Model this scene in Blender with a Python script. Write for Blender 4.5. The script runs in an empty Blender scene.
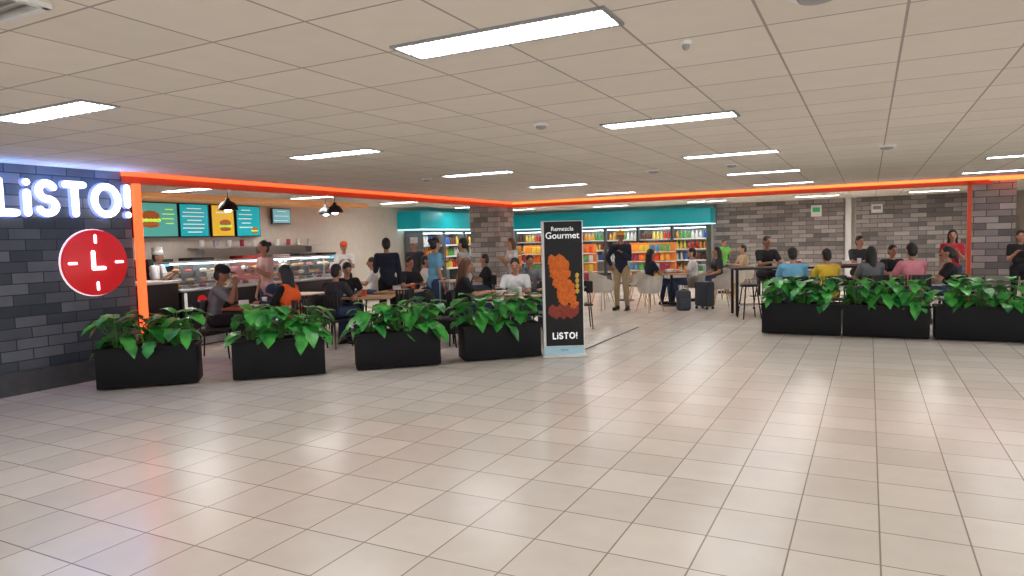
import bpy, bmesh, math, random
from mathutils import Vector, Matrix, Euler
random.seed(7)
A=math.radians(27.4); CA,SA=math.cos(A),math.sin(A)
def P(X,Y): return (X*CA-Y*SA, X*SA+Y*CA)
S=bpy.context.scene
COL=S.collection
try:
    S.view_settings.view_transform='Standard'
except Exception: pass
# ---------------------------------------------------------------- materials
MC={}
def mat(name,col,rough=.5,metal=0,emis=0,var=.08,scale=9,ecol=None,alpha=1,trans=0,spec=None):
    if name in MC: return MC[name]
    m=bpy.data.materials.new(name); m.use_nodes=True; nt=m.node_tree; b=nt.nodes['Principled BSDF']
    b.inputs['Roughness'].default_value=rough; b.inputs['Metallic'].default_value=metal
    if spec is not None: b.inputs['Specular IOR Level'].default_value=spec
    c=(*col,1)
    if var>0:
        tc=nt.nodes.new('ShaderNodeTexCoord'); n=nt.nodes.new('ShaderNodeTexNoise'); n.inputs['Scale'].default_value=scale
        nt.links.new(tc.outputs['Object'],n.inputs['Vector'])
        mx=nt.nodes.new('ShaderNodeMix'); mx.data_type='RGBA'
        mx.inputs['A'].default_value=(*[v*(1-var) for v in col],1); mx.inputs['B'].default_value=(*[min(1,v*(1+var)) for v in col],1)
        nt.links.new(n.outputs['Fac'],mx.inputs['Factor']); nt.links.new(mx.outputs['Result'],b.inputs['Base Color'])
    else: b.inputs['Base Color'].default_value=c
    if emis>0:
        b.inputs['Emission Color'].default_value=(*(ecol or col),1); b.inputs['Emission Strength'].default_value=emis
    if trans: b.inputs['Transmission Weight'].default_value=trans
    if alpha<1: b.inputs['Alpha'].default_value=alpha
    MC[name]=m; return m
def nodes(name):
    m=bpy.data.materials.new(name); m.use_nodes=True; nt=m.node_tree; return m,nt,nt.nodes['Principled BSDF']
def brick(name,mode,c1,c2,cm,w,h,mort,rough=.6,offset=.5,bump=.3,off=(0,0),noise=.12,emis=0,squash=None):
    m,nt,b=nodes(name); N=nt.nodes; L=nt.links
    g=N.new('ShaderNodeNewGeometry'); s=N.new('ShaderNodeSeparateXYZ'); L.new(g.outputs['Position'],s.inputs[0])
    c=N.new('ShaderNodeCombineXYZ')
    if mode=='wall':
        ad=N.new('ShaderNodeMath'); ad.operation='ADD'; L.new(s.outputs[0],ad.inputs[0]); L.new(s.outputs[1],ad.inputs[1])
        L.new(ad.outputs[0],c.inputs[0]); L.new(s.outputs[2],c.inputs[1])
    else:
        a1=N.new('ShaderNodeMath'); a1.inputs[1].default_value=off[0]; L.new(s.outputs[0],a1.inputs[0]); L.new(a1.outputs[0],c.inputs[0])
        a2=N.new('ShaderNodeMath'); a2.inputs[1].default_value=off[1]; L.new(s.outputs[1],a2.inputs[0]); L.new(a2.outputs[0],c.inputs[1])
    br=N.new('ShaderNodeTexBrick'); L.new(c.outputs[0],br.inputs['Vector'])
    br.offset=offset; br.squash=1; br.inputs['Scale'].default_value=1
    br.inputs['Color1'].default_value=(*c1,1); br.inputs['Color2'].default_value=(*c2,1); br.inputs['Mortar'].default_value=(*cm,1)
    br.inputs['Brick Width'].default_value=w; br.inputs['Row Height'].default_value=h; br.inputs['Mortar Size'].default_value=mort
    br.inputs['Mortar Smooth'].default_value=.1; br.inputs['Bias'].default_value=0
    n=N.new('ShaderNodeTexNoise'); n.inputs['Scale'].default_value=5; n.inputs['Detail'].default_value=6; L.new(g.outputs['Position'],n.inputs['Vector'])
    mr=N.new('ShaderNodeMapRange'); mr.inputs['To Min'].default_value=1-noise; mr.inputs['To Max'].default_value=1+noise; L.new(n.outputs['Fac'],mr.inputs['Value'])
    mx=N.new('ShaderNodeVectorMath'); mx.operation='SCALE'; L.new(br.outputs['Color'],mx.inputs[0]); L.new(mr.outputs[0],mx.inputs['Scale'])
    L.new(mx.outputs[0],b.inputs['Base Color'])
    b.inputs['Roughness'].default_value=rough
    if bump:
        bp=N.new('ShaderNodeBump'); bp.inputs['Strength'].default_value=bump; bp.inputs['Distance'].default_value=.01; bp.invert=True
        L.new(br.outputs['Fac'],bp.inputs['Height']); L.new(bp.outputs[0],b.inputs['Normal'])
    return m
# ---------------------------------------------------------------- mesh builder
class MB:
    def __init__(s): s.bm=bmesh.new()
    def box(s,c,d,rot=None,bev=0):
        M=Matrix.Translation(c)@(rot.to_matrix().to_4x4() if rot else Matrix())@Matrix.Diagonal((*d,1))
        r=bmesh.ops.create_cube(s.bm,size=1,matrix=M)
        if bev:
            es=list({e for v in r['verts'] for e in v.link_edges})
            bmesh.ops.bevel(s.bm,geom=es,offset=bev,segments=2,affect='EDGES',profile=.5)
        return s
    def cyl(s,p0,p1,r0,r1=None,seg=12):
        r1=r0 if r1 is None else r1; p0=Vector(p0); p1=Vector(p1); d=p1-p0
        if d.length<1e-6: return s
        q=d.to_track_quat('Z','Y').to_matrix().to_4x4()
        bmesh.ops.create_cone(s.bm,cap_ends=True,segments=seg,radius1=r0,radius2=max(r1,1e-4),depth=d.length,matrix=Matrix.Translation((p0+p1)/2)@q)
        return s
    def sph(s,c,r,rot=None,sub=2):
        if not hasattr(r,'__len__'): r=(r,r,r)
        M=Matrix.Translation(c)@(rot if rot else Matrix())@Matrix.Diagonal((*r,1))
        bmesh.ops.create_icosphere(s.bm,subdivisions=sub,radius=1,matrix=M); return s
    def cap(s,p0,p1,r0,r1=None,seg=10,sub=2):
        r1=r0 if r1 is None else r1
        s.cyl(p0,p1,r0,r1,seg); s.sph(p0,r0,sub=sub); s.sph(p1,r1,sub=sub); return s
    def lathe(s,prof,seg=16,c=(0,0,0)):
        c=Vector(c); rings=[]
        for r,z in prof:
            rings.append([s.bm.verts.new(c+Vector((r*math.cos(2*math.pi*i/seg),r*math.sin(2*math.pi*i/seg),z))) for i in range(seg)])
        for a,b in zip(rings,rings[1:]):
            for i in range(seg):
                s.bm.faces.new((a[i],a[(i+1)%seg],b[(i+1)%seg],b[i]))
        s.bm.faces.new(rings[0][::-1]); s.bm.faces.new(rings[-1]); return s
    def mesh(s,name,smooth=True):
        bmesh.ops.recalc_face_normals(s.bm,faces=s.bm.faces)
        me=bpy.data.meshes.new(name); s.bm.to_mesh(me); s.bm.free()
        if smooth:
            for p in me.polygons: p.use_smooth=True
            try: me.set_sharp_from_angle(angle=math.radians(40))
            except Exception: pass
        return me
def link(o,parent=None):
    COL.objects.link(o)
    if parent: o.parent=parent
    return o
def obj(name,me,m=None,parent=None,loc=(0,0,0),rz=0,**kw):
    if m and len(me.materials)==0: me.materials.append(m)
    o=bpy.data.objects.new(name,me); o.location=loc; o.rotation_euler=(0,0,rz); link(o,parent)
    for k,v in kw.items(): o[k]=v
    return o
def empty(name,loc,rz,label,category,group=None):
    o=bpy.data.objects.new(name,None); o.location=loc; o.rotation_euler=(0,0,rz); o.empty_display_size=.1; link(o)
    o['label']=label; o['category']=category
    if group: o['group']=group
    return o
CACHE={}
def cpart(key,name,parent,m,build,loc=(0,0,0),rz=0,rot=None,smooth=True,**kw):
    k=(key,m.name)
    if k not in CACHE:
        mb=MB(); build(mb); me=mb.mesh(key,smooth); me.materials.append(m); CACHE[k]=me
    o=bpy.data.objects.new(name,CACHE[k]); o.location=loc; o.rotation_euler=rot if rot else (0,0,rz); link(o,parent)
    for a,b in kw.items(): o[a]=b
    return o
def part(name,parent,m,build,loc=(0,0,0),rot=(0,0,0),smooth=True,**kw):
    mb=MB(); build(mb); o=obj(name,mb.mesh(name,smooth),m,parent,loc); o.rotation_euler=rot
    for a,b in kw.items(): o[a]=b
    return o
def struct(name,c,d,m,label):
    o=obj(name,MB().box((0,0,0),d).mesh(name,False),m,None,c); o['kind']='structure'; o['label']=label; return o
PEND=[]
def textobj(body,size,m,parent,loc,rot,extrude=.002,offset=0,name='lettering',align='CENTER'):
    c=bpy.data.curves.new(name,'FONT'); c.body=body; c.size=size; c.extrude=extrude; c.offset=offset; c.align_x=align; c.align_y='CENTER'
    c.materials.append(m)
    o=bpy.data.objects.new(name,c); o.location=loc; o.rotation_euler=rot; link(o,parent); PEND.append((o,'text',None)); return o
# ---------------------------------------------------------------- palette
WHITE=mat('white_paint',(.8,.8,.78),.5)
BLACK=mat('black_satin',(.006,.006,.007),.45)
DARK=mat('dark_plastic',(.016,.016,.019),.5)
CHROME=mat('brushed_steel',(.6,.6,.62),.3,1)
WOOD=mat('light_wood',(.55,.36,.2),.4,var=.25,scale=4)
REDW=mat('reddish_wood',(.3,.07,.03),.35,var=.2)
LED=mat('panel_light',(1,1,1),.5,emis=21,ecol=(.97,.98,1),var=0)
LEDI=mat('downlight_white',(1,1,1),.5,emis=44,ecol=(1,.98,.94),var=0)
LEDS=mat('case_light_white',(1,1,1),.5,emis=12,ecol=(.95,.98,1),var=0)
ORL=mat('red_orange_led',(1,.12,.03),.5,emis=2.6,ecol=(1,.075,.02),var=0)
ORR=mat('orange_led',(1,.25,.05),.5,emis=2.8,ecol=(1,.15,.03),var=0)
ORP=mat('orange_panel',(.42,.04,.01),.45,emis=.12,ecol=(1,.1,.02))
TURQ=mat('turquoise_panel',(.0,.34,.4),.4,emis=.12,ecol=(0,.5,.58))
# ---------------------------------------------------------------- shell
ZC=2.6
floorm=brick('floor_tiles','floor',(.86,.80,.725),(.75,.69,.62),(.33,.275,.235),.41,.41,.0045,rough=.23,offset=0,bump=.12,off=(-.063,.05),noise=.07)
ceilm=brick('ceiling_tiles','floor',(.84,.77,.68),(.78,.715,.63),(.40,.36,.32),.6,.6,.007,rough=.9,offset=0,bump=.3,off=(-.147,0),noise=.05)
slate=brick('slate_cladding','wall',(.018,.028,.045),(.14,.15,.175),(.012,.014,.02),.34,.125,.006,rough=.5,noise=.3)
stone=brick('grey_stone_cladding','wall',(.12,.105,.105),(.42,.375,.355),(.08,.07,.065),.42,.13,.008,rough=.7,noise=.2)
f=struct('floor',(-2,9,-.05),(30,36,.1),floorm,'beige glazed square floor tiles with dark grout')
c=struct('ceiling',(-2,9,ZC+.05),(30,36,.1),ceilm,'suspended ceiling of square beige acoustic tiles')
wl=struct('wall_facade',(-8.69,1.4,ZC/2),(.3,8.7,ZC),slate,'dark slate stone clad shopfront wall')
struct('baseboard_facade',(-8.525,1.4,.13),(.04,8.7,.26),mat('dark_stone_skirting',(.06,.06,.065),.5,var=.4),'dark stone skirting')
cream=mat('cream_paint',(.68,.62,.54),.7)
struct('wall_kitchen',(-12.15,14.5,ZC/2),(.3,18.2,ZC),cream,'cream painted kitchen side wall')
struct('wall_partition',(-10.5,5.45,ZC/2),(3.5,.3,ZC),cream,'cream partition wall beside kitchen')
struct('wall_back',(-2.3,23.65,ZC/2),(20,.3,ZC),cream,'cream painted back wall of the shop')
struct('wall_stone',(-2.62,23.44,ZC/2),(3.9,.14,ZC),stone,'grey stone clad section of back wall')
struct('wall_stone_side',(1.6,23.40,ZC/2),(3.9,.2,ZC),stone,'grey stone clad section of back wall')
struct('wall_right',(7.6,20,ZC/2),(.3,7,ZC),cream,'cream side wall')
struct('wall_maroon',(5.4,16.9,ZC/2),(5.3,.2,ZC),mat('maroon_paint',(.12,.03,.02),.6),'dark maroon neighbouring shopfront wall')
struct('trim_1',(-.56,23.36,ZC/2),(.16,.16,ZC),WHITE,'white vertical door frame post')
# pillars
struct('wall_pillar',(-8.95,16.2,ZC/2),(.85,.85,ZC),stone,'grey stone clad square pillar')
struct('wall_column',(2.2,16.98,ZC/2),(.72,.72,ZC),stone,'grey stone clad square column')
# fascia
struct('trim_2',(-8.5,11.1,ZC-.025),(.1,10.9,.05),ORL,'glowing red orange strip along shopfront fascia')
struct('trim_3',(-8.54,11.1,ZC-.095),(.1,10.9,.09),ORP,'dark orange shopfront fascia')
struct('trim_4',(-3.2,16.52,ZC-.028),(10.7,.1,.055),ORR,'glowing orange strip along shopfront fascia')
struct('trim_5',(-3.2,16.56,ZC-.1),(10.7,.1,.09),ORP,'dark orange shopfront fascia')
struct('trim_6',(-8.52,5.83,ZC/2-.03),(.06,.09,ZC-.06),ORL,'glowing red orange vertical shopfront frame')
struct('trim_7',(1.78,16.56,ZC/2-.03),(.07,.1,ZC-.06),ORP,'dark orange vertical shopfront frame')
struct('trim_8',(2.6,16.52,ZC-.04),(1.0,.1,.07),ORR,'glowing orange strip beside the column')
# wood soffit of kitchen
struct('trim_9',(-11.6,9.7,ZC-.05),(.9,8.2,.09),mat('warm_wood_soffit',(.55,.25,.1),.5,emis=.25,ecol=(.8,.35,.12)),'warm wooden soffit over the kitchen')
struct('floor_shadow_line',(-3.62,10.5,.003),(.03,2.6,.006),DARK,'thin dark strip standing in for a shadow line on the floor')  # shadow line on the tiles, put in as a thin dark strip
# ---------------------------------------------------------------- ceiling lights
def troffer(u,v,lm=LED):
    e=empty('ceiling_light',(u,v,ZC),0,'rectangular recessed ceiling light with white louvre','ceiling light','ceiling lights')
    def fr(b):
        for sx in(-1,1): b.box((sx*.565,0,-.006),(.02,.28,.014))
        for sy in(-1,1): b.box((0,sy*.13,-.006),(1.13,.02,.014))
    cpart('troffer_frame','frame',e,mat('grey_frame',(.3,.3,.3),.5),fr,smooth=False)
    cpart('troffer_panel','diffuser',e,lm,lambda b:b.box((0,0,-.004),(1.11,.24,.008)),smooth=False)
    def lo(b):
        for i in range(13): b.box((-.52+.0866*i,0,-.014),(.006,.24,.012))
        b.box((0,0,-.014),(1.11,.014,.012))
    cpart('troffer_louvre','louvre',e,CHROME,lo,smooth=False)
for u,v in [(-1.55,-3),(-5.2,-3),(-1.55,0),(-1.6,3.05),(-1.55,6.0),(-1.55,9.0),(-1.55,12),(-1.55,15),(-5.2,0),(-5.2,2.95),(-5.25,5.95),(-5.2,9),(-5.2,12),(-5.2,15),(2.05,12),(2.05,9),(2.05,6),(2.05,3),(2.05,0),(2.05,15),(5.6,9),(5.6,12),(5.6,6)]:
    troffer(u,v)
for u,v in [(-10.3,8),(-10.3,11),(-10.3,14),(-10.3,17.5),(-10.3,20.5),(-7.3,18.3),(-7.3,21),(-4.3,18.3),(-4.3,21),(-1.3,18.3),(-1.3,21),(1.3,18.6),(1.5,21.3)]:
    troffer(u,v,LEDI)
def dome(u,v,r,lab,name='smoke_detector'):
    e=empty(name,(u,v,ZC),0,lab,name.replace('_',' '),'round ceiling devices')
    cpart('dome_base%g'%r,'base',e,WHITE,lambda b:b.lathe([(r,0),(r,-.012),(r*.9,-.018)]))
    cpart('dome_cap%g'%r,'cover',e,mat('grey_plastic',(.35,.34,.33),.5),lambda b:b.lathe([(r*.7,-.015),(r*.6,-.035),(r*.3,-.045)]))
for X,Y,r in [(.93,3.64,.03),(.29,6.1,.07),(4.5,8.3,.11),(1.3,2.95,.12),(2.2,10.6,.12),(-1.3,11,.08),(3.2,10,.1)]:
    u,v=P(X,Y); dome(u,v,r,'small round white ceiling detector' if r<.1 else 'round white ceiling speaker','smoke_detector' if r<.1 else 'ceiling_speaker')
e=empty('air_vent',(-3.2,1.45,ZC),0,'square grey ceiling air vent with slats','air vent')
part('frame',e,WHITE,lambda b:[b.box((s*.24,0,-.01),(.03,.5,.02)) for s in(-1,1)]+[b.box((0,s*.24,-.01),(.5,.03,.02)) for s in(-1,1)],smooth=False)
part('slats',e,CHROME,lambda b:[b.box((0,-.2+.05*i,-.01),(.46,.03,.006),Euler((.5,0,0))) for i in range(9)],smooth=False)
# ---------------------------------------------------------------- letters
def strokes(ch):
    if ch=='L': return [[(0,1),(0,0),(.46,0)]],.56
    if ch=='i': return [[(0,0),(0,.66)],[(0,1.0),(0,1.001)]],.1
    if ch=='S':
        pts=[]
        for a in range(30,271,20): pts.append((.27+.25*math.cos(math.radians(a)),.74+.26*math.sin(math.radians(a))))
        for a in range(70,-151,-20): pts.append((.27+.27*math.cos(math.radians(a)),.24+.24*math.sin(math.radians(a))))
        return [pts],.64
    if ch=='T': return [[(0,1),(.6,1)],[(.3,1),(.3,0)]],.72
    if ch=='O': return [[(.43+.43*math.cos(math.radians(a)),.5+.5*math.sin(math.radians(a))) for a in range(0,361,20)]],.98
    if ch=='!': return [[(0,1),(0,.36)],[(0,0),(0,.001)]],.1
def word(parent,chars,h,th,depth,m,x0,z0,gap=.2,name='letter'):
    x=x0
    for ch in chars:
        ps,w=strokes(ch)
        mb=MB()
        for pl in ps:
            for a,b in zip(pl,pl[1:]):
                mb.cap((a[0]*h,0,a[1]*h),(b[0]*h,0,b[1]*h),th,th,12)
        bmesh.ops.scale(mb.bm,vec=(1,depth/th,1),verts=mb.bm.verts)
        me=mb.mesh('letter'); obj(name,me,m,parent,(x,0,z0)); x+=(w+gap)*h
    return x
SIGNW=mat('lit_white_acrylic',(1,1,1),.4,emis=2.4,ecol=(.9,.95,1),var=0)
HALO=mat('violet_halo_glow',(.2,.25,1),.5,emis=.7,ecol=(.12,.16,.9),var=0)
e=empty('shop_sign',(-8.54,4.05,2.05),math.pi/2,'glowing white rounded letters on the slate wall','sign')
word(e,'LiSTO!',.35,.041,.03,SIGNW,.15,0,gap=.245)
for o in e.children: o.location.y=-.06
word(e,'LiSTO!',.35,.050,.006,HALO,.15,0,gap=.245,name='letter_halo')  # halo around the letters, put in as thin glowing copies behind them
# clock disc
e=empty('wall_clock_sign',(-8.54,5.22,1.455),math.pi/2,'round red illuminated clock sign on slate wall','sign')
RED=mat('lit_red_acrylic',(.6,.015,.02),.35,emis=.25,ecol=(1,.02,.03))
part('rim',e,mat('white_halo',(1,1,1),.4,emis=.8,ecol=(.95,.8,.9),var=0),lambda b:b.lathe([(.415,0),(.415,.02),(.40,.021)],40),rot=(math.pi/2,0,0))
part('dial',e,RED,lambda b:b.lathe([(.405,.02),(.405,.06),(.395,.065)],40),rot=(math.pi/2,0,0))
for a in range(4):
    x,z=.29*math.sin(a*math.pi/2),.29*math.cos(a*math.pi/2)
    dx,dz=.04*math.sin(a*math.pi/2),.04*math.cos(a*math.pi/2)
    part('hour_mark',e,SIGNW,lambda b:b.cap((x-dx,-.07,z-dz),(x+dx,-.07,z+dz),.016,.016))
part('clock_hands',e,SIGNW,lambda b:(b.cap((-.04,-.072,.13),(-.04,-.072,-.07),.024,.024),b.cap((-.04,-.072,-.07),(.09,-.072,-.07),.024,.024)))
# ---------------------------------------------------------------- planters
LEAFM,nt,b=nodes('glossy_leaf')
tc=nt.nodes.new('ShaderNodeNewGeometry'); n=nt.nodes.new('ShaderNodeTexNoise'); n.inputs['Scale'].default_value=6; nt.links.new(tc.outputs['Position'],n.inputs['Vector'])
cr=nt.nodes.new('ShaderNodeValToRGB'); cr.color_ramp.elements[0].position=.3; cr.color_ramp.elements[0].color=(.006,.12,.03,1); cr.color_ramp.elements[1].position=.7; cr.color_ramp.elements[1].color=(.09,.5,.07,1)
nt.links.new(n.outputs['Fac'],cr.inputs[0]); nt.links.new(cr.outputs[0],b.inputs['Base Color']); b.inputs['Roughness'].default_value=.33
STEMM=mat('green_stem',(.08,.25,.04),.5)
SOIL=mat('dark_soil',(.02,.014,.01),.9,var=.5,scale=40)
def leaf(bm,base,az,inc,L,W,droop):
    d=Vector((math.cos(az),math.sin(az),0)); s=Vector((-math.sin(az),math.cos(az),0)); up=Vector((0,0,1))
    n=8; prof=[.35,.95,.8,1.0,.72,.78,.45,.03]; cols=[]
    for i in range(n):
        t=i/(n-1)
        c=base+d*(math.cos(inc)*L*t)+up*(math.sin(inc)*L*t-droop*L*t*t)
        w=W*prof[i]
        row=[c+s*(-w)+up*(.18*w)-d*(.22*W if i<3 else 0)*(1 if i<2 else .3), c+s*(-w*.5)+up*(.14*w), c, c+s*(w*.5)+up*(.14*w), c+s*w+up*(.18*w)-d*(.22*W if i<3 else 0)*(1 if i<2 else .3)]
        cols.append([bm.verts.new(p) for p in row])
    for a,b2 in zip(cols,cols[1:]):
        for j in range(4): bm.faces.new((a[j],a[j+1],b2[j+1],b2[j]))
def planter(X,Y,rz,label,group,hh=.46,w=1.07,uv=None,dens=27):
    u,v=uv if uv else P(X,Y)
    e=empty('potted_plant',(u,v,0),rz,label,'plant',group)
    PB=mat('black_planter',(.0035,.0035,.0045),.55,var=.2,spec=.25)
    def bx(b):
        b.box((0,0,hh/2+.01),(w,.4,hh-.02),bev=.012)
    cpart('planter_box%g'%w,'planter_box',e,PB,bx)
    cpart('planter_rim%g'%w,'planter_rim',e,PB,lambda b:[b.box((0,s*.195,hh),(w+.02,.03,.03)) for s in(-1,1)]+[b.box((s*(w/2-.005),0,hh),(.03,.4,.03)) for s in(-1,1)],smooth=False)
    cpart('soil%g'%w,'soil',e,SOIL,lambda b:b.box((0,0,hh+.003),(w-.04,.36,.01)),smooth=False)
    for k in range(3):
        cx=(k-1)*w*.31; bm=bmesh.new(); sb=MB()
        for i in range(dens):
            az=random.uniform(0,2*math.pi); rr=random.uniform(.04,.2); hz=random.uniform(.04,.38)*(1.15-rr)
            base=Vector((cx+math.cos(az)*rr,math.sin(az)*rr*.9,hh+hz))
            rt=Vector((cx+math.cos(az)*.04,math.sin(az)*.03,hh-.005))
            mid=(base+rt)/2+Vector((0,0,.05))
            sb.cyl(rt,mid,.006,.005,5); sb.cyl(mid,base,.005,.004,5)
            leaf(bm,base,az+random.uniform(-.5,.5),random.uniform(-.35,.8),random.uniform(.16,.27),random.uniform(.07,.11),random.uniform(.3,.9))
        me=bpy.data.meshes.new('foliage'); bm.to_mesh(me); bm.free()
        for p in me.polygons: p.use_smooth=True
        obj('foliage',me,LEAFM,e); obj('stem',sb.mesh('stem'),STEMM,e)
rp=math.radians(43.5)
g1='planters along the dining area'
planter(-4.30,8.10,rp,'black box planter with leafy green plants beside slate wall',g1)
planter(-2.89,8.46,rp,'black box planter with broad green leaves',g1)
planter(-1.51,8.90,rp,'black box planter with broad green leaves',g1)
planter(-.19,9.35,rp,'black box planter with leafy plants beside poster stand',g1)
for u in(-.94,.22,1.42,2.62):
    planter(0,0,0,'black box planter with dense low green leaves',g1,.48,1.14,uv=(u,11.72),dens=28)
# ---------------------------------------------------------------- poster totem
u,v=P(.69,9.33)
e=empty('poster_stand',(u,v,0),A+.05,'tall freestanding black food poster with white base','poster stand')
part('frame',e,WHITE,lambda b:b.box((0,0,.94),(.56,.07,1.8),bev=.01))
part('poster',e,mat('black_poster',(.004,.0035,.0035),.35,spec=.3),lambda b:b.box((.01,-.037,.99),(.51,.006,1.68)),smooth=False)
part('base_panel',e,mat('pale_blue_print',(.45,.7,.8),.4),lambda b:b.box((.0,-.037,.08),(.54,.01,.12)),smooth=False)
part('foot',e,WHITE,lambda b:b.box((0,0,.02),(.6,.3,.03),bev=.008))
TW=mat('white_print',(.9,.9,.9),.5,emis=.35,ecol=(1,1,1),var=0)
R90=(math.pi/2,0,0)
textobj('Remezcla',.08,TW,e,(0,-.043,1.73),R90)
textobj('Gourmet',.122,TW,e,(0,-.043,1.64),R90,offset=.0012)
textobj('LISTO!',.035,mat('blue_print',(.02,.2,.45),.5),e,(0,-.045,.09),R90)
FRY=mat('fried_crust_print',(.7,.13,.012),.7,var=.6,scale=30,emis=.06,ecol=(.8,.2,.02))
def fd(b):
    random.seed(3)
    for i in range(80):
        t=i/79; x=-.09+.17*t+random.uniform(-.12,.12)*(1-.3*t); z=1.33-.62*t+random.uniform(-.05,.05)
        b.sph((x,-.042,z),(random.uniform(.04,.07),.012,random.uniform(.04,.075)),sub=1)
part('food_picture',e,FRY,fd)
random.seed(11)
part('sauce_picture',e,mat('red_sauce_print',(.28,.03,.015),.5,var=.5,scale=20),lambda b:[b.sph((-.15+.05*i,-.041,.63-.03*(i%2)),(.07,.01,.09),sub=1) for i in range(7)])
part('ribbon_picture',e,mat('yellow_print',(.7,.45,.05),.5),lambda b:[b.sph((.19,-.041,1.1-.07*i),(.03,.008,.04),sub=1) for i in range(4)])
word(e,'LiSTO!',.075,.009,.004,TW,-.15,.25,gap=.25)
for o in e.children:
    if o.name.startswith('letter'): o.location.y=-.044
# ---------------------------------------------------------------- furniture
def chair(X,Y,h,kind='cafe',m=None,seat=.45,group='dining chairs',label=None,uv=None):
    u,v=uv if uv else P(X,Y); rz=A-math.radians(h)
    if kind=='cafe':
        m=m or DARK
        e=empty('dining_chair',(u,v,0),rz,label or 'dark cafe chair with curved backrest','chair',group)
        cpart('cseat','seat',e,m,lambda b:b.box((0,0,seat-.02),(.42,.42,.035),bev=.015))
        def bk(b):
            for i in range(9):
                a=math.radians(-60+15*i); b.box((.24*math.sin(a)*.95,-.04-.17*math.cos(a),.74),(.068,.018,.2),Euler((0,0,-a)),bev=.004)
            for s in(-1,1): b.cyl((s*.17,-.17,seat-.02),(s*.18,-.15,.7),.011)
        cpart('cback','backrest',e,m,bk)
        for sx in(-1,1):
            for sy in(-1,1):
                cpart('cleg%d%d'%(sx,sy),'leg',e,BLACK,lambda b:b.cyl((sx*.17,sy*.17,seat-.03),(sx*.2,sy*.2,0),.013,.01))
    elif kind=='tub':
        m=m or mat('offwhite_shell',(.72,.68,.62),.45)
        e=empty('tub_chair',(u,v,0),rz,label or 'white tub armchair with slim splayed legs','chair',group)
        def sh(b):
            n=17; ri=[];
            for k,(r,zf) in enumerate([(.06,0),(.2,0),(.235,.08),(.26,.45),(.275,1.0)]):
                row=[]
                for i in range(n):
                    a=math.radians(-125+250*i/(n-1)); top=.17+.2*math.cos(a/2)**2
                    row.append(b.bm.verts.new((r*math.sin(a),-r*math.cos(a),seat-.04+zf*top)))
                ri.append(row)
            for a_,b_ in zip(ri,ri[1:]):
                for i in range(n-1): b.bm.faces.new((a_[i],a_[i+1],b_[i+1],b_[i]))
            r=bmesh.ops.solidify(b.bm,geom=b.bm.faces[:],thickness=.022)
        cpart('tshell','shell',e,m,sh)
        cpart('tcush','seat',e,m,lambda b:b.lathe([(.21,seat-.05),(.225,seat-.02),(.2,seat+.01)],20))
        for sx in(-1,1):
            for sy in(-1,1):
                cpart('tleg%d%d'%(sx,sy),'leg',e,WOOD,lambda b:b.cyl((sx*.12,sy*.12,seat-.04),(sx*.21,sy*.21,0),.015,.009))
    else:
        e=empty('bar_stool',(u,v,0),rz,label or 'black bar stool with footrest','stool',group)
        cpart('bseat','seat',e,DARK,lambda b:b.lathe([(.17,seat-.04),(.18,seat-.02),(.16,seat)],20))
        cpart('brest','footrest',e,CHROME,lambda b:[b.cyl((.2*math.cos(a),.2*math.sin(a),.25),(.2*math.cos(a+.79),.2*math.sin(a+.79),.25),.008) for a in [i*math.pi/4 for i in range(8)]])
        for sx in(-1,1):
            for sy in(-1,1):
                cpart('bleg%d%d%g'%(sx,sy,seat),'leg',e,BLACK,lambda b:b.cyl((sx*.1,sy*.1,seat-.03),(sx*.17,sy*.17,0),.012))
    return e
def table(X,Y,h,w=.7,d=.7,z=.75,top=WOOD,label='square cafe table with light wooden top',group='dining tables'):
    u,v=P(X,Y); e=empty('dining_table',(u,v,0),A-math.radians(h),label,'table',group)
    cpart('ttop%g%g%g'%(w,d,z),'table_top',e,top,lambda b:b.box((0,0,z-.015),(w,d,.03),bev=.008))
    cpart('tcol%g'%z,'pedestal',e,BLACK,lambda b:b.cyl((0,0,.02),(0,0,z-.03),.03,seg=14))
    cpart('tbase','base',e,BLACK,lambda b:b.lathe([(.24,0),(.24,.012),(.05,.03)],24))
    return e
def longtable(X0,Y0,X1,Y1,z=.94,d=.6,label='long black counter height communal table'):
    a=Vector(P(X0,Y0)); b_=Vector(P(X1,Y1)); c=(a+b_)/2; L=(b_-a).length; rz=math.atan2(b_.y-a.y,b_.x-a.x)
    e=empty('communal_table',(c.x,c.y,0),rz,label,'table')
    part('table_top',e,DARK,lambda b:b.box((0,0,z-.02),(L,d,.04),bev=.006))
    for sx in(-1,1):
        for sy in(-1,1):
            part('leg',e,BLACK,lambda b:b.box((sx*(L/2-.05),sy*(d/2-.05),(z-.04)/2),(.05,.05,z-.04)),smooth=False)
    part('stretcher',e,BLACK,lambda b:b.box((0,0,.2),(L-.15,.03,.03)),smooth=False)
def XY(px,Y): return ((px-512)/690*Y,Y)
table(*XY(247,9.85),10,.5,.6,top=REDW,label='small cafe table with reddish wooden top')
table(*XY(360,11.2),0,1.1,.65,label='rectangular cafe table with light wooden top')
table(*XY(512,10.45),20,.75,.65)
table(*XY(400,12.3),20,.7,.7)
table(*XY(562,12.0),20,.7,.7)
table(*XY(672,15.8),0,.55,.7)
table(*XY(760,17.6),0,.7,.7)
table(*XY(625,17.5),0,.7,.7)
table(*XY(455,15),20,.7,.7)
table(*XY(305,12.3),20,.6,.6)
longtable(4.38,13.7,7.05,13.35)
longtable(6.5,12.7,8.2,12.05,z=.75,d=.6,label='long dark dining table behind planters')
longtable(4.9,12.95,6.3,12.7,z=.75,d=.45,label='long dark dining table behind planters')
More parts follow.
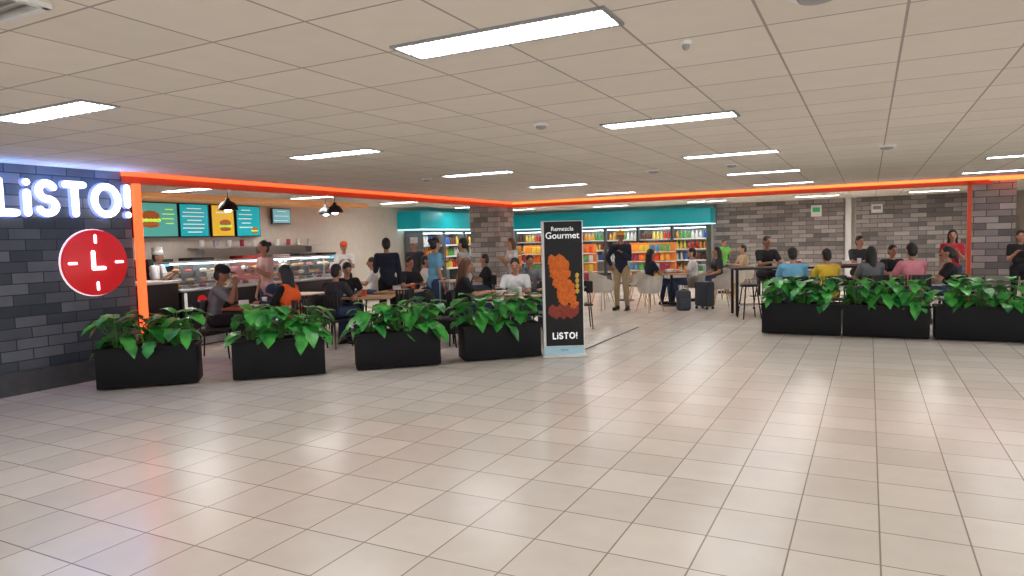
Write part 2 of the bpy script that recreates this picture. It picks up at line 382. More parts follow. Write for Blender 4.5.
for px,Y,h in [(306,10.6,40),(398,11.4,-60),(416,10.9,-90),(440,10.5,80),(490,11.1,10),(540,10.9,-70),(335,12.9,180),(425,12.9,-80),(552,12.3,180),(580,12.2,-90)]:
    chair(*XY(px,Y),h)
for px,Y,h in [(603,15.2,60),(650,14.6,-30),(638,17.2,-90),(722,15.3,-60),(676,17.0,180),(735,17.2,60),(600,17.4,90),(776,17.8,-90),(622,18.3,180)]:
    chair(*XY(px,Y),h,'tub')
for px,Y,h in [(790,14.2,180),(830,14.1,180),(750,13.0,0)]:
    chair(*XY(px,Y),h,'stool',seat=.65,group='bar stools')
# ---------------------------------------------------------------- people
SK=[mat('skin_tan',(.45,.22,.14),.55),mat('skin_brown',(.33,.155,.09),.55),mat('skin_light',(.58,.33,.23),.55)]
HB=mat('black_hair',(.009,.008,.008),.5,var=.3,scale=40); HBR=mat('brown_hair',(.12,.045,.02),.5,var=.3,scale=40)
EYE=mat('dark_eye',(.02,.015,.01),.2); LIP=mat('lip',(.35,.09,.07),.5)
def cloth(n,c): return mat('cloth_'+n,c,.85,var=.15,scale=14)
JEAN=cloth('jeans',(.03,.055,.12)); BLK=cloth('black',(.009,.009,.011)); NAVY=cloth('navy',(.012,.018,.038)); KHA=cloth('khaki',(.4,.3,.18))
ARMS={'down':((.04,-.03,-.28),(.05,.05,-.52)),'table':((.05,.15,-.23),(-.05,.36,-.19)),'mouth':((.05,.19,-.16),(-.10,.22,.07)),
 'phone':((.03,.06,-.27),(-.07,.26,-.13)),'hip':((.13,-.06,-.24),(.02,.08,-.4)),'lap':((.04,.06,-.27),(-.06,.26,-.33)),'reach':((.03,.24,-.14),(-.02,.47,-.06))}
def person(label,X,Y,h,pose='stand',top=BLK,legs=JEAN,skin=0,hair=HB,style='short',sleeve='short',lean=4,seat=.45,arms=('down','down'),s=1.0,nod=0,yaw=0,vest=None,cap=None,stride=0,fem=False,shoe=None,group='people in the dining area',uv=None,seatkind='cafe'):
    u,v=uv if uv else P(X,Y); rz=A-math.radians(h)
    e=empty('person',(u,v,0),rz,label,'person',group); e.scale=(s,s,s)
    skm=SK[skin]; th=math.radians(lean)
    pz=.93 if pose=='stand' else (seat+.095)/s
    Pv=Vector((0,0 if pose=='stand' else -.04,pz)); D=Vector((0,math.sin(th),math.cos(th))); F=Vector((0,math.cos(th),-math.sin(th)))
    pt=lambda a,x=0,f=0: Pv+D*a+Vector((x,0,0))+F*f
    RT=Matrix.Rotation(-th,4,'X'); sw=.155 if fem else .175
    hd=(D+Vector((0,math.sin(math.radians(nod))*.5,.6))).normalized()
    nb=pt(.49); Hc=nb+hd*.165+Vector((0,.015,0))
    RH=Matrix.Rotation(math.radians(-yaw),4,'Z')@Matrix.Rotation(-(th*.5+math.radians(nod)),4,'X')
    hp=lambda x,y,z: Hc+(RH@Vector((x,y,z)))
    legj=[]
    for sg in(-1,1):
        if pose=='stand':
            st=stride*sg
            hip=Vector((sg*.09,0,pz-.03)); kn=Vector((sg*.10,.03+st*.5,.50)); an=Vector((sg*.11,-.03+st,.09)); toe=an+Vector((sg*.03,.16,-.05))
        else:
            hip=Vector((sg*.09,-.02,pz)); kn=Vector((sg*.13,.40,pz+.01)); fz=.09 if seat<.6 else .33; an=Vector((sg*.12,.38+.06*sg,fz)); toe=an+Vector((sg*.03,.16,-.05))
        legj.append((hip,kn,an,toe))
    armj=[]
    for sg,an_ in zip((-1,1),arms):
        a1,a2=ARMS[an_]; sh=pt(.44,sg*sw); el=sh+Vector((sg*a1[0],a1[1],a1[2])); wr=sh+Vector((sg*a2[0],a2[1],a2[2]))
        armj.append((sh,el,wr))
    b=MB()
    def torso(b,g):
        b.sph(pt(0),(.15+g,.105+g,.11+g),RT); b.sph(pt(.16),((.12 if fem else .138)+g,.09+g,.13+g),RT); b.sph(pt(.33),((.14 if fem else .155)+g,.105+g,.16+g),RT)
        b.cap(pt(.43,-sw+.03),pt(.43,sw-.03),.052+g,.052+g)
        if fem:
            for sg in(-1,1): b.sph(pt(.33,sg*.065,.07),.06+g)
    torso(b,0)
    b.cap(pt(.44),Hc-hd*.07,.05,.047)
    b.sph(Hc,(.074,.092,.112),RH); b.sph(hp(0,.03,-.055),(.052,.055,.058),RH); b.cap(hp(0,.088,.012),hp(0,.108,-.022),.012,.016,8)
    for sg in(-1,1): b.sph(hp(sg*.076,-.005,-.005),(.012,.02,.03),RH)
    for sh,el,wr in armj:
        b.cap(sh,el,.047,.038); b.cap(el,wr,.038,.026)
    for hip,kn,an,toe in legj:
        b.cap(hip,kn,.082,.055); b.cap(kn,an,.055,.036); b.cap(an+Vector((0,-.03,-.04)),toe,.035,.028)
    x=MB()
    for sg,(sh,el,wr) in zip((-1,1),armj):
        d=(wr-el).normalized(); n1=d.cross(Vector((0,0,1)));
        if n1.length<.2: n1=Vector((0,1,0))
        n1.normalize(); n2=d.cross(n1).normalized()
        if n2.z>0: n2=-n2
        M=Matrix((n1,n2,d)).transposed().to_4x4()
        b.sph(wr+d*.05,(.038,.018,.055),M)
        for k,L in enumerate((.058,.07,.074,.062)):
            q0=wr+d*.085+n1*(-.028+.0187*k); q1=q0+d*L*.55+n2*.006; q2=q1+d*L*.35+n2*L*.4
            x.cap(q0,q1,.0088,.008,6,1); x.cap(q1,q2,.008,.0065,6,1)
        q0=wr+d*.03+n1*(.03*sg); q1=q0+d*.035+n1*.028*sg+n2*.01; q2=q1+d*.03+n1*.008*sg+n2*.01
        x.cap(q0,q1,.011,.0095,6,1); x.cap(q1,q2,.0095,.0075,6,1)
    xm=x.bm; 
    o=obj('body',b.mesh('body'),skm,e); PEND.append((o,.0135,xm))
    t=MB(); torso(t,.017)
    t.cap(pt(.02),pt(-.03),.11,.12)
    for sh,el,wr in armj:
        if sleeve=='short': t.cap(sh,sh.lerp(el,.62),.062,.06)
        elif sleeve=='long': t.cap(sh,el,.062,.052); t.cap(el,wr.lerp(el,.06),.052,.041)
        else: t.sph(sh,.056)
    o=obj('shirt' if sleeve!='long' else 'jacket',t.mesh('top'),top,e); PEND.append((o,.015,None))
    l=MB(); l.sph(Pv,(.165,.12,.115))
    for hip,kn,an,toe in legj: l.cap(hip,kn,.097,.07); l.cap(kn,an+Vector((0,0,.02)),.07,.052)
    o=obj('trousers',l.mesh('trousers'),legs,e); PEND.append((o,.016,None))
    for hip,kn,an,toe in legj:
        k=MB(); k.cap(an+Vector((0,-.035,-.045)),toe+Vector((0,.01,0)),.044,.036); k.cap(an,an+Vector((0,-.02,-.04)),.045,.045); k.box(((an+toe)/2+Vector((0,-.01,-.06))),(.08,.27,.025),bev=.01)
        obj('shoe',k.mesh('shoe'),shoe or BLACK,e)
    hr=MB(); hr.sph(hp(0,-.014,.028),(.083,.094,.1),RH); hr.sph(hp(0,-.04,-.02),(.076,.07,.09),RH)
    if style=='long':
        hr.cap(hp(0,-.05,-.02),hp(0,-.08,-.22),.08,.05)
        for sg in(-1,1): hr.cap(hp(sg*.06,-.01,.02),hp(sg*.075,-.02,-.17),.034,.025)
    elif style=='bun': hr.sph(hp(0,-.11,.05),.048)
    elif style=='tail': hr.cap(hp(0,-.09,.03),hp(0,-.14,-.18),.035,.02)
    o=obj('hair',hr.mesh('hair'),hair,e); PEND.append((o,.014,None))
    for sg in(-1,1): part('eye',e,EYE,lambda b_:b_.sph(hp(sg*.03,.083,.012),(.013,.008,.007),RH,1))
    part('mouth',e,LIP,lambda b_:b_.sph(hp(0,.082,-.055),(.024,.008,.008),RH,1))
    if cap:
        cm,kind=cap; k=MB(); k.sph(hp(0,-.008,.07),(.096,.11,.078),RH)
        if kind=='cap': k.sph(hp(0,.115,.058),(.065,.07,.01),RH)
        if kind=='chef': k.cyl(hp(0,-.01,.06),hp(0,-.02,.17),.085,.095,16)
        obj('cap',k.mesh('cap'),cm,e)
    if vest:
        k=MB(); k.sph(pt(.05),(.185,.14,.13),RT); k.sph(pt(.17),(.175,.135,.17),RT); k.sph(pt(.32),(.188,.15,.17),RT); k.cap(pt(.43,-.12),pt(.43,.12),.082,.082)
        o=obj('safety_vest',k.mesh('vest'),vest,e); PEND.append((o,.015,None))
        part('reflective_band',e,mat('reflective_grey',(.6,.62,.6),.4),lambda b_:b_.lathe([(.178,-.02),(.184,-.02),(.184,.02),(.178,.02)],24),loc=pt(.18),rot=(-th,0,0)).scale=(1.05,.82,1)
    if pose=='sit' and seatkind:
        back=Vector((0,-.02)); rr=Matrix.Rotation(rz,2)@back
        chair(0,0,h,seatkind,seat=seat,uv=(u+rr.x,v+rr.y),group='dining chairs' if seatkind!='stool' else 'bar stools')
    return e
C=cloth
GREY=C('grey',(.16,.17,.18)); LGREY=C('light_grey',(.45,.45,.45)); WH=C('white',(.75,.75,.75)); LBL=C('light_blue',(.16,.42,.62)); YEL=C('yellow',(.75,.5,.04)); PNK=C('pink',(.75,.27,.33)); MAR=C('maroon',(.42,.02,.035)); GRN=C('green',(.12,.55,.08)); OR=C('hi_vis_orange',(.95,.12,.02)); CAPY=C('amber_cap',(.85,.4,.03)); RCAP=C('red_cap',(.8,.1,.03)); DGREY=C('charcoal',(.035,.035,.042)); ROSE=C('rose',(.6,.38,.35))
tt=('table','table')
person('person in grey tee and black cap seated, hands at mouth',*XY(214,10.0),75,'sit',GREY,BLK,skin=1,arms=('mouth','mouth'),lean=12,cap=(BLK,'cap'),nod=10,s=1.04)
person('person in orange safety vest with long dark hair, seated at table',*XY(290,9.85),-78,'sit',BLK,JEAN,hair=HB,style='long',arms=('table','phone'),lean=10,fem=True,vest=OR,sleeve='long',s=1.03)
person('person in pale rose top standing by the counter',*XY(268,11.7),-140,'stand',ROSE,JEAN,hair=HB,style='bun',arms=('phone','down'),fem=True)
person('person in black shirt seated at wooden table',*XY(345,12.0),150,'sit',BLK,JEAN,arms=tt,lean=16,nod=15)
person('person in grey shirt seated, back turned',*XY(332,10.7),25,'sit',DGREY,JEAN,arms=tt,lean=14)
person('person in dark suit standing with back turned',*XY(388,12.7),-20,'stand',NAVY,BLK,sleeve='long',arms=('phone','down'),s=1.0)
person('person in light blue shirt standing beside suitcase',*XY(434,12.1),55,'stand',LBL,JEAN,style='bun',arms=('phone','down'),fem=True,s=.99)
person('person in grey sleeveless top standing',*XY(466,13.4),-60,'stand',LGREY,BLK,style='tail',sleeve='none',arms=('down','phone'),fem=True,s=.98)
person('person with brown hair in black top seated at table',*XY(462,10.7),85,'sit',BLK,JEAN,hair=HBR,style='long',arms=tt,lean=10,fem=True,s=1.05)
person('person in white tee seated at table',*XY(516,11.35),185,'sit',WH,JEAN,arms=tt,lean=8,nod=8)
person('person in grey tee seated, looking down',*XY(530,13.3),170,'sit',GREY,JEAN,arms=tt,lean=8)
person('person with long brown hair and pale top standing',*XY(514,15.2),-120,'stand',WH,JEAN,hair=HBR,style='long',arms=('phone','phone'),fem=True,s=.97)
person('person with amber cap, navy jacket and khaki trousers standing',*XY(622,15.1),-155,'stand',NAVY,KHA,skin=1,sleeve='long',arms=('phone','hip'),cap=(CAPY,'cap'),s=1.02)
person('person in dark top seated facing companion',*XY(651,15.9),80,'sit',NAVY,JEAN,arms=tt,style='long',fem=True,seatkind='tub')
person('person in white shirt seated at table',*XY(693,15.8),-80,'sit',WH,JEAN,arms=tt,skin=2,seatkind='tub')
person('person in dark top with long hair seated',*XY(718,16.6),-100,'sit',DGREY,JEAN,style='long',arms=('lap','lap'),fem=True,seatkind='tub')
person('person in green shirt standing at rear tables',*XY(724,20.3),170,'stand',GRN,JEAN,s=.86,arms=('phone','phone'))
person('person in black tee seated on stool at tall table',*XY(766,14.5),170,'sit',BLK,BLK,skin=1,seat=.65,arms=tt,lean=10,seatkind='stool',s=1.06)
person('person in light blue tee seated, back turned',*XY(794,12.1),12,'sit',LBL,JEAN,arms=tt,lean=10,s=1.05)
person('person in yellow tee seated, back turned',*XY(830,12.0),-5,'sit',YEL,JEAN,arms=tt,lean=12,s=1.0)
person('person in dark shirt seated on stool at tall table',*XY(860,14.3),175,'sit',DGREY,BLK,seat=.65,arms=tt,seatkind='stool',s=.98)
person('person with long dark hair in grey top seated, back turned',*XY(872,11.9),5,'sit',GREY,JEAN,style='long',arms=tt,fem=True,s=1.02)
person('person in black top seated facing the table',*XY(893,13.5),180,'sit',BLK,JEAN,arms=tt)
person('person in pink tee seated, back turned',*XY(914,11.75),0,'sit',PNK,JEAN,arms=tt,lean=8,s=1.08)
person('person in black shirt seated sideways',*XY(952,11.6),-60,'sit',BLK,JEAN,style='tail',arms=tt,lean=8,fem=True)
person('person in maroon tee standing by the table',*XY(953,13.2),-150,'stand',MAR,JEAN,s=.93,arms=('phone','down'),style='long',fem=True)
person('person in dark shirt standing near stone column',*XY(1021,13.0),-150,'stand',BLK,BLK,s=.9,arms=('phone','phone'))
person('kitchen worker in white uniform behind counter',0,0,90,'stand',WH,BLK,s=.93,arms=('phone','phone'),cap=(WH,'chef'),uv=(-11.0,7.8),group='kitchen staff')
person('kitchen worker in white uniform and red cap',*XY(345,16.2),160,'stand',WH,BLK,s=.97,arms=('phone','phone'),cap=(RCAP,'cap'),group='kitchen staff')
person('kitchen worker in dark apron and white hat',*XY(416,16.4),-170,'stand',DGREY,BLK,s=.98,cap=(WH,'chef'),group='kitchen staff')
person('person in white shirt seated near counter',*XY(373,14.6),-100,'sit',WH,JEAN,arms=tt)
person('person in white tee seated at rear table',*XY(426,15.1),90,'sit',WH,BLK,arms=tt)
person('person in black shirt seated at rear table',*XY(486,15.1),-90,'sit',BLK,JEAN,arms=tt)
person('person in beige shirt seated at rear table',*XY(744,18.6),-90,'sit',KHA,JEAN,arms=tt,seatkind='tub')
person('person in dark shirt seated beside table',*XY(410,13.7),140,'sit',DGREY,JEAN,arms=tt)
# luggage
def suitcase(X,Y,h,m,label):
    u,v=P(X,Y); e=empty('suitcase',(u,v,0),A-math.radians(h),label,'suitcase','luggage')
    def sb(b):
        b.box((0,0,.33),(.38,.24,.54),bev=.04)
        for i in range(6): b.box((-.14+.056*i,0,.33),(.012,.25,.48))
    cpart('case','shell',e,m,sb)
    cpart('case_h','handle',e,CHROME,lambda b:(b.cyl((-.09,-.09,.6),(-.09,-.09,.95),.008),b.cyl((.09,-.09,.6),(.09,-.09,.95),.008),b.cap((-.1,-.09,.95),(.1,-.09,.95),.014)))
    for sx in(-1,1):
        for sy in(-1,1): cpart('case_w','wheel',e,BLACK,lambda b:b.cyl((-.012,0,.03),(.012,0,.03),.03),loc=(sx*.15,sy*.09,0))
suitcase(*XY(447,11.5),20,DARK,'black hard shell suitcase with raised handle')
suitcase(*XY(705,14.9),60,mat('blue_grey_shell',(.04,.05,.07),.4),'blue grey suitcase beside seated person')
def backpack(X,Y,z,m,label):
    u,v=P(X,Y); e=empty('backpack',(u,v,z),A,label,'bag','luggage')
    cpart('bp','body',e,m,lambda b:(b.box((0,0,.22),(.3,.18,.44),bev=.06),))
    cpart('bp2','pocket',e,m,lambda b:b.box((0,-.12,.15),(.24,.08,.22),bev=.03))
    cpart('bp3','handle',e,BLACK,lambda b:b.cap((-.04,0,.45),(.04,0,.45),.012))
backpack(*XY(684,14.7),0,mat('grey_canvas',(.07,.08,.1),.8),'grey backpack standing on floor')
backpack(*XY(420,11.6),0,DARK,'black backpack standing on floor')
def cup(X,Y,z,m,label='paper cup on cafe table'):
    u,v=P(X,Y); e=empty('paper_cup',(u,v,z),0,label,'cup','cups on tables')
    cpart('cupb','body',e,m,lambda b:b.lathe([(.028,0),(.038,.11)],14)); cpart('cupl','lid',e,WHITE,lambda b:b.lathe([(.04,.108),(.04,.118),(.034,.125)],14))
def tray(X,Y,z):
    u,v=P(X,Y); e=empty('food_tray',(u,v,z),A,'food tray on table','tray','trays on tables')
    cpart('trayb','base',e,REDW,lambda b:b.box((0,0,.006),(.4,.28,.012),bev=.004))
    cpart('trayr','rim',e,REDW,lambda b:[b.box((0,s*.135,.016),(.4,.012,.02)) for s in(-1,1)]+[b.box((s*.195,0,.016),(.012,.28,.02)) for s in(-1,1)])
    cpart('trayn','napkin',e,WHITE,lambda b:b.box((.08,0,.02),(.14,.14,.01),bev=.003))
    b2=empty('takeaway_box',(u,v,z+.02),A+.3,'white takeaway food box on tray','food box','takeaway boxes')
    cpart('tb','base',b2,WHITE,lambda b:b.box((-.06,0,.025),(.13,.12,.05),bev=.008)); cpart('tbl','lid',b2,WHITE,lambda b:b.box((-.06,0,.06),(.135,.125,.022),bev=.008))
for i,(px,Y,z) in enumerate([(247,9.85,.75),(350,11.2,.75),(505,10.45,.75),(400,12.3,.75),(672,15.8,.75),(790,13.6,.94),(850,13.5,.94),(905,12.4,.75)]):
    X,Yy=XY(px,Y); tray(X,Yy,z); cup(X+.22,Yy+.05,z,[WH,RCAP][i%2])
# ---------------------------------------------------------------- kitchen
e=empty('display_counter',(-10.15,9.3,0),0,'refrigerated display counter with curved glass and steel trim','counter')
part('body',e,mat('counter_black',(.01,.01,.011),.35),lambda b:b.box((0,0,.45),(.75,3.9,.9),bev=.01))
part('plinth',e,CHROME,lambda b:b.box((.39,0,.08),(.02,3.9,.12)),smooth=False)
part('worktop',e,CHROME,lambda b:b.box((0,0,.92),(.8,3.95,.04),bev=.006))
GL=mat('clear_glass',(.75,.85,.9),.05,alpha=.22,var=0)
def cg(b):
    n=8; pr=[(.36-.30*(1-math.cos(i/n*math.pi/2)),.94+.42*math.sin(i/n*math.pi/2)) for i in range(n+1)]
    for (x0,z0),(x1,z1) in zip(pr,pr[1:]):
        vs=[b.bm.verts.new(p) for p in((x0,-1.9,z0),(x0,1.9,z0),(x1,1.9,z1),(x1,-1.9,z1))]; b.bm.faces.new(vs)
part('curved_glass',e,GL,cg)
part('case_top',e,CHROME,lambda b:b.box((-.1,0,1.37),(.38,3.85,.03),bev=.004))
part('case_light',e,LEDS,lambda b:b.box((.02,0,1.345),(.05,3.7,.012)),smooth=False)
for z in(1.05,1.2): part('shelf',e,GL,lambda b:b.box((-.02,0,z),(.45,3.75,.01)),smooth=False)
for yy in(-1.9,-.63,.63,1.9): part('post',e,CHROME,lambda b:b.box((-.15,yy,1.15),(.03,.03,.42)),smooth=False)
PAST=[mat('pastry_brown',(.45,.2,.06),.7),mat('pastry_gold',(.7,.42,.12),.7),mat('cake_cream',(.75,.65,.5),.6),mat('cake_red',(.5,.05,.04),.6)]
for z in(.945,1.055,1.205):
    for i in range(16):
        m=PAST[(i*3+int(z*10))%4]; p=empty('pastry',(-10.15+random.uniform(0,.1),7.55+.235*i,z),random.random(),'small baked pastry in display case','pastry','pastries in display case')
        if i%2: cpart('pastA','crust',p,m,lambda b:b.sph((0,0,.025),(.075,.05,.026)))
        else: cpart('pastB','crust',p,m,lambda b:b.lathe([(.05,0),(.065,.035),(.045,.055),(.01,.06)],12))
e=empty('service_counter',(-10.05,6.6,0),0,'black service counter with pale worktop','counter')
part('body',e,mat('counter_black',(.01,.01,.011),.35),lambda b:b.box((0,0,.53),(.7,1.3,1.06),bev=.01))
part('worktop',e,WHITE,lambda b:b.box((0,0,1.08),(.78,1.36,.04),bev=.006))
e=empty('counter_logo',(-9.765,7.42,.62),math.pi/2,'white letter logo on black counter front','sign')
word(e,'L',.24,.028,.008,TW,0,0); 
part('dot',e,RED,lambda b:b.lathe([(.09,0),(.09,.01)],24),loc=(.3,0,.12),rot=R90)
e=empty('back_counter',(-11.65,9.6,0),0,'stainless steel kitchen back counter','counter')
part('body',e,CHROME,lambda b:b.box((0,0,.44),(.6,7,.88),bev=.008)); part('worktop',e,CHROME,lambda b:b.box((.0,0,.9),(.66,7.05,.04),bev=.005))
def machine(v,z,m,label,name):
    e=empty(name,(-11.6,v,z),0,label,name.replace('_',' '),'kitchen machines')
    cpart('mbody','body',e,m,lambda b:(b.box((0,0,.38),(.4,.5,.24),bev=.01),b.box((-.12,0,.25),(.16,.5,.5),bev=.01),b.box((.02,0,.03),(.4,.5,.06),bev=.01)))
    for s in(-1,1): cpart('mspout','spout',e,BLACK,lambda b:b.cyl((.08,0,.16),(.08,0,.28),.025,.03),loc=(0,s*.1,0))
    cpart('mpanel','control_panel',e,mat('cyan_display',(.1,.4,.5),.3,emis=1,ecol=(.1,.5,.7)),lambda b:b.box((.203,0,.4),(.006,.3,.08)),smooth=False)
for i,v in enumerate([7.3,8.2,9.1,10.3,11.1,11.9,12.6]):
    machine(v,.92,[CHROME,DARK,DARK,mat('red_enamel',(.5,.03,.02),.3)][i%4],'counter-top drinks machine on back counter','coffee_machine')
e=empty('wall_shelf',(-11.8,10.9,1.6),0,'steel wall shelf above back counter','shelf')
part('board',e,CHROME,lambda b:b.box((0,0,0),(.35,3.4,.03)),smooth=False)
for s in(-1,0,1): part('bracket',e,CHROME,lambda b:b.box((-.05,s*1.5,-.08),(.2,.02,.14)),smooth=False)
PKC=[(.75,.06,.02),(.8,.3,.03),(.7,.52,.05),(.05,.25,.42),(.1,.38,.1),(.7,.68,.66),(.35,.03,.07),(.8,.15,.02)]
PK=[mat('package_%d'%i,c,.4,var=.25,scale=25) for i,c in enumerate(PKC)]
for i in range(10):
    b2=empty('cup_stack',(-11.8,9.4+.33*i,1.615),0,'stack of white paper cups on wall shelf','cup stack','cup stacks')
    cpart('cstack','cups',b2,[WHITE,CHROME,WHITE,PK[6]][i%4],lambda b:[b.lathe([(.04,.03*j),(.05,.03*j+.05)],10) for j in range(4)])
def board(v0,v1,z0,z1,scr,label,graph):
    e=empty('menu_board',(-11.86,(v0+v1)/2,(z0+z1)/2),math.pi/2,label,'menu board','menu boards')
    w=v1-v0;h=z1-z0
    part('frame',e,BLACK,lambda b:b.box((0,0,0),(w,.06,h),bev=.006)); part('screen',e,scr,lambda b:b.box((0,-.032,0),(w-.04,.006,h-.04)),smooth=False)
    graph(e,w,h)
SCT=mat('screen_turquoise',(.0,.22,.27),.3,emis=.5,ecol=(0,.55,.62)); SCD=mat('screen_teal',(.02,.16,.15),.3,emis=.45,ecol=(.15,.6,.5)); SCY=mat('screen_yellow',(.55,.33,.02),.3,emis=.5,ecol=(1,.6,.03))
LIME=mat('print_lime',(.4,.7,.08),.5,emis=.6,ecol=(.55,.9,.1)); BR=mat('print_brown',(.45,.12,.02),.5,emis=.2); 
def lines(e,w,h,m,n,x0=-.4,x1=.4,z0=.3,z1=-.3):
    def f(b):
        for i in range(n):
            z=h*(z0+(z1-z0)*i/max(1,n-1)); b.box(((x0+x1)/2*w-.02*w*(i%3),-.037,z),((x1-x0)*w*(.9 if i%3 else .6),.004,h*.03))
    part('menu_text',e,m,f,smooth=False)
def burger(e,x,z,r):
    part('food_picture',e,BR,lambda b:(b.sph((x,-.037,z+r*.35),(r,.01,r*.5)),b.sph((x,-.037,z-r*.45),(r*.95,.01,r*.3))))
    part('garnish_picture',e,LIME,lambda b:[b.sph((x+r*(-.8+.4*i),-.04,z-.05*r),(r*.3,.012,r*.2),sub=1) for i in range(5)])
board(8.0,8.92,1.82,2.48,SCD,'lit menu screen with burger picture',lambda e,w,h:(burger(e,-.12,.0,.2),lines(e,w,h,LIME,4,.15,.45,.3,-.1)))
board(8.95,9.62,1.82,2.48,SCT,'lit turquoise menu screen with white text',lambda e,w,h:lines(e,w,h,TW,7,-.4,.4,.35,-.35))
board(9.68,10.25,1.82,2.48,SCY,'lit yellow menu screen with food picture',lambda e,w,h:(burger(e,.05,-.1,.15),lines(e,w,h,TW,2,-.3,.3,.35,.25)))
board(10.3,10.95,1.82,2.48,SCT,'lit turquoise menu screen with white text',lambda e,w,h:(lines(e,w,h,TW,5,-.4,.2,.35,-.2),burger(e,.15,-.2,.09)))
board(11.3,11.85,2.1,2.45,mat('screen_blue_grey',(.1,.25,.3),.3,emis=.6,ecol=(.2,.5,.55)),'small order status screen',lambda e,w,h:lines(e,w,h,TW,3))
def pendant(X,Y,z):
    u,v=P(X,Y); e=empty('pendant_lamp',(u,v,z),0,'black dome pendant lamp on a cord','lamp','pendant lamps')
    cpart('shade','lamp_shade',e,BLACK,lambda b:b.lathe([(.16,0),(.155,.05),(.11,.12),(.04,.16),(.03,.2)],24))
    cpart('bulb','bulb',e,LEDS,lambda b:b.sph((0,0,-.005),(.06,.06,.03)))
    part('cord',e,BLACK,lambda b:b.cyl((0,0,.2),(0,0,ZC-z),.006))
pendant(*XY(232,11.6),2.22); pendant(*XY(338,13.6),2.22); pendant(*XY(329,14.6),2.24)
# ---------------------------------------------------------------- chillers, snacks
SHW=mat('chiller_interior',(.45,.52,.55),.4)
BOTC=[mat('drink_%d'%i,c,.25,var=.1) for i,c in enumerate([(.6,.04,.03),(.8,.35,.03),(.1,.35,.08),(.75,.75,.7),(.04,.15,.5),(.15,.05,.02),(.85,.65,.1)])]
nb=0
def chiller(u,v,rz,full=True):
    global nb
    e=empty('drinks_chiller',(u,v,0),rz,'open drinks chiller with lit shelves','fridge','drinks chillers')
    cpart('chb','body',e,mat('chiller_grey',(.13,.14,.15),.4),lambda b:(b.box((0,.3,.97),(1.12,.05,1.94)),b.box((-.545,0,.97),(.03,.62,1.94)),b.box((.545,0,.97),(.03,.62,1.94)),b.box((0,0,1.9),(1.12,.62,.08)),b.box((0,0,.15),(1.12,.62,.3))),smooth=False)
    cpart('chi','interior_panel',e,SHW,lambda b:b.box((0,.265,1.08),(1.05,.02,1.55)),smooth=False)
    cpart('chl','header_light',e,LEDS,lambda b:b.box((0,-.25,1.85),(1.0,.05,.015)),smooth=False)
    for z in(.4,.78,1.14,1.48):
        cpart('chs','shelf',e,WHITE,lambda b:(b.box((0,.02,0),(1.05,.5,.02)),b.box((0,-.24,.01),(1.05,.012,.05))),loc=(0,0,z),smooth=False)
        if z<.7 and not full: continue
        for i in range(8):
            M=Matrix.Rotation(rz,2); off=M@Vector((-.45+.128*i,-.1)); m=BOTC[(nb//3)%7]; nb+=1
            bt=cpart('bottle','bottle',None,m,lambda b:b.lathe([(.048,0),(.05,.02),(.05,.17),(.02,.23),(.02,.27)],10),loc=(u+off.x,v+off.y,z+.01))
            bt['label']='drinks bottle on chiller shelf'; bt['category']='bottle'; bt['group']='bottles in chillers'
for i in range(6): chiller(-11.0+1.16*i,23.0,0,i>3)
for i in range(3): chiller(-11.6,16.9+1.16*i,math.pi/2,False)
def header(c,d,lab):
    e=empty('shop_header_panel',(c[0],c[1],c[2]),0,lab,'sign panel')
    part('panel',e,TURQ,lambda b:b.box((0,0,0),d,bev=.01)); 
    dd=(d[0]+.01,d[1]+.01,.025); part('light_strip',e,mat('pale_strip',(.8,.9,.9),.4,emis=1.2,ecol=(.6,.95,1),var=0),lambda b:b.box((0,0,-d[2]/2-.012),dd),smooth=False)
header((-8.15,23.0,2.23),(7.3,.8,.50),'turquoise lit header panel above chillers')
header((-11.58,18.4,2.23),(.8,4.6,.50),'turquoise lit header panel above side chillers')
def gondola(u,v,L,rz=0):
    e=empty('snack_shelf',(u,v,0),rz,'free standing shelf unit filled with snack packets','shelf','snack shelves')
    part('back_panel',e,mat('orange_metal',(.8,.25,.05),.5),lambda b:b.box((0,.02,.7),(L,.04,1.4)),smooth=False)
    part('base',e,DARK,lambda b:b.box((0,-.1,.08),(L,.5,.16)),smooth=False)
    for k,z in enumerate((.2,.5,.8,1.1)):
        part('shelf',e,WHITE,lambda b:b.box((0,-.15,z),(L,.34-.03*k,.02)),smooth=False)
        n=int(L/.17)
        for i in range(n):
            M=Matrix.Rotation(rz,2); off=M@Vector((-L/2+.1+.17*i,-.2))
            def bag(b):
                b.box((0,0,.11),(.14,.06,.2),bev=.025); b.box((0,0,.215),(.14,.012,.02))
            o=cpart('bag','snack_packet',None,PK[(i//2+k*3)%8],bag,loc=(u+off.x,v+off.y,z+.012),rz=rz)
            o['label']='bright snack packet on shelf'; o['category']='snack packet'; o['group']='snack packets on shelves'
gondola(-9.2,21.3,2.6); gondola(-6.2,21.9,1.5); gondola(-10.4,19.6,1.2)
def notice(u,z,w,h,m):
    e=empty('wall_notice',(u,23.28,z),0,'small white notice panel on stone wall','notice','wall notices')
    part('frame',e,WHITE,lambda b:b.box((0,0,0),(w,.03,h)),smooth=False); part('print',e,m,lambda b:b.box((0,-.018,h*.1),(w*.7,.006,h*.4)),smooth=False)
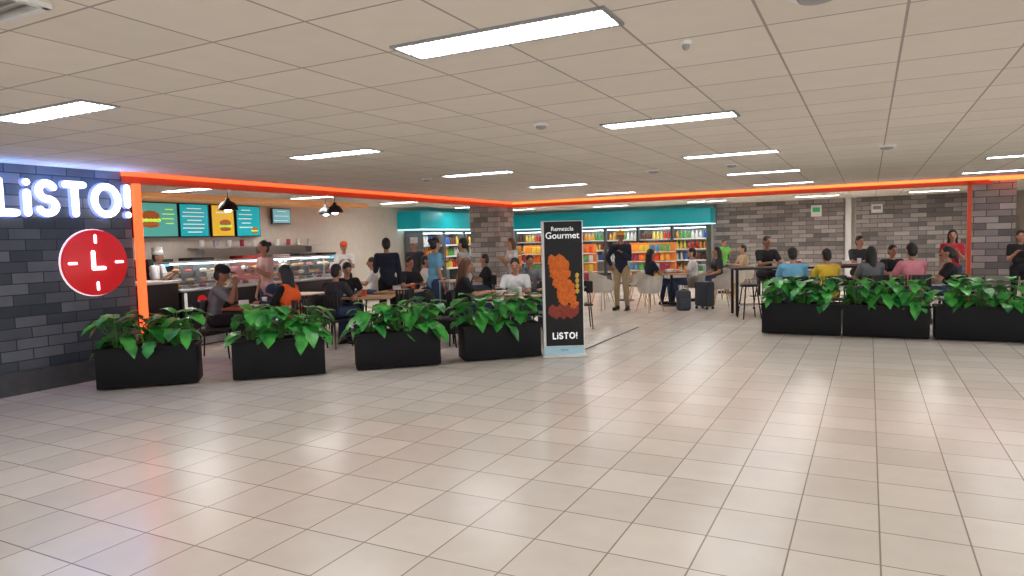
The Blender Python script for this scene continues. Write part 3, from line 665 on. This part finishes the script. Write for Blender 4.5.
notice(-1.45,2.25,.3,.35,mat('green_print',(.03,.35,.12),.5,emis=.3)); notice(.2,2.25,.3,.25,mat('grey_print',(.3,.3,.3),.5))
# ---------------------------------------------------------------- finalise pending meshes
for o,v,x in PEND:
    if v!='text':
        md=o.modifiers.new('r','REMESH'); md.mode='VOXEL'; md.voxel_size=v; md.use_smooth_shade=True
        sm=o.modifiers.new('s','SMOOTH'); sm.factor=.5; sm.iterations=3
dg=bpy.context.evaluated_depsgraph_get(); dg.update()
for o,v,x in PEND:
    me=bpy.data.meshes.new_from_object(o.evaluated_get(dg),depsgraph=dg)
    if v=='text':
        n=bpy.data.objects.new(o.name,me); n.parent=o.parent; n.location=o.location; n.rotation_euler=o.rotation_euler
        nm=o.name; bpy.data.objects.remove(o); n.name=nm; COL.objects.link(n); continue
    if x is not None:
        b=bmesh.new(); b.from_mesh(me); t=bpy.data.meshes.new('t'); x.to_mesh(t); b.from_mesh(t); b.to_mesh(me); b.free(); x.free(); bpy.data.meshes.remove(t)
    for p in me.polygons: p.use_smooth=True
    o.modifiers.clear(); o.data=me
# ---------------------------------------------------------------- lights & world
w=bpy.data.worlds.new('World'); S.world=w; w.use_nodes=True; w.node_tree.nodes['Background'].inputs[0].default_value=(.93,.95,1,1); w.node_tree.nodes['Background'].inputs[1].default_value=2.2
def pl(loc,col,e,r=.1):
    l=bpy.data.lights.new('sign_glow','POINT'); l.energy=e; l.color=col; l.shadow_soft_size=r; o=bpy.data.objects.new('sign_glow_light',l); o.location=loc; COL.objects.link(o)
for v in(4.2,4.8,5.4): pl((-8.3,v,2.42),(.1,.3,1),4)
# ---------------------------------------------------------------- camera
cd=bpy.data.cameras.new('Camera'); cam=bpy.data.objects.new('Camera',cd); COL.objects.link(cam); S.camera=cam
cd.sensor_width=36; cd.lens=690/1024*36; cd.clip_end=200
cam.matrix_world=Matrix.Translation((0,0,1.6))@Matrix.Rotation(A,4,'Z')@Matrix.Rotation(math.radians(90-3.98),4,'X')@Matrix.Rotation(math.radians(-1.5),4,'Z')
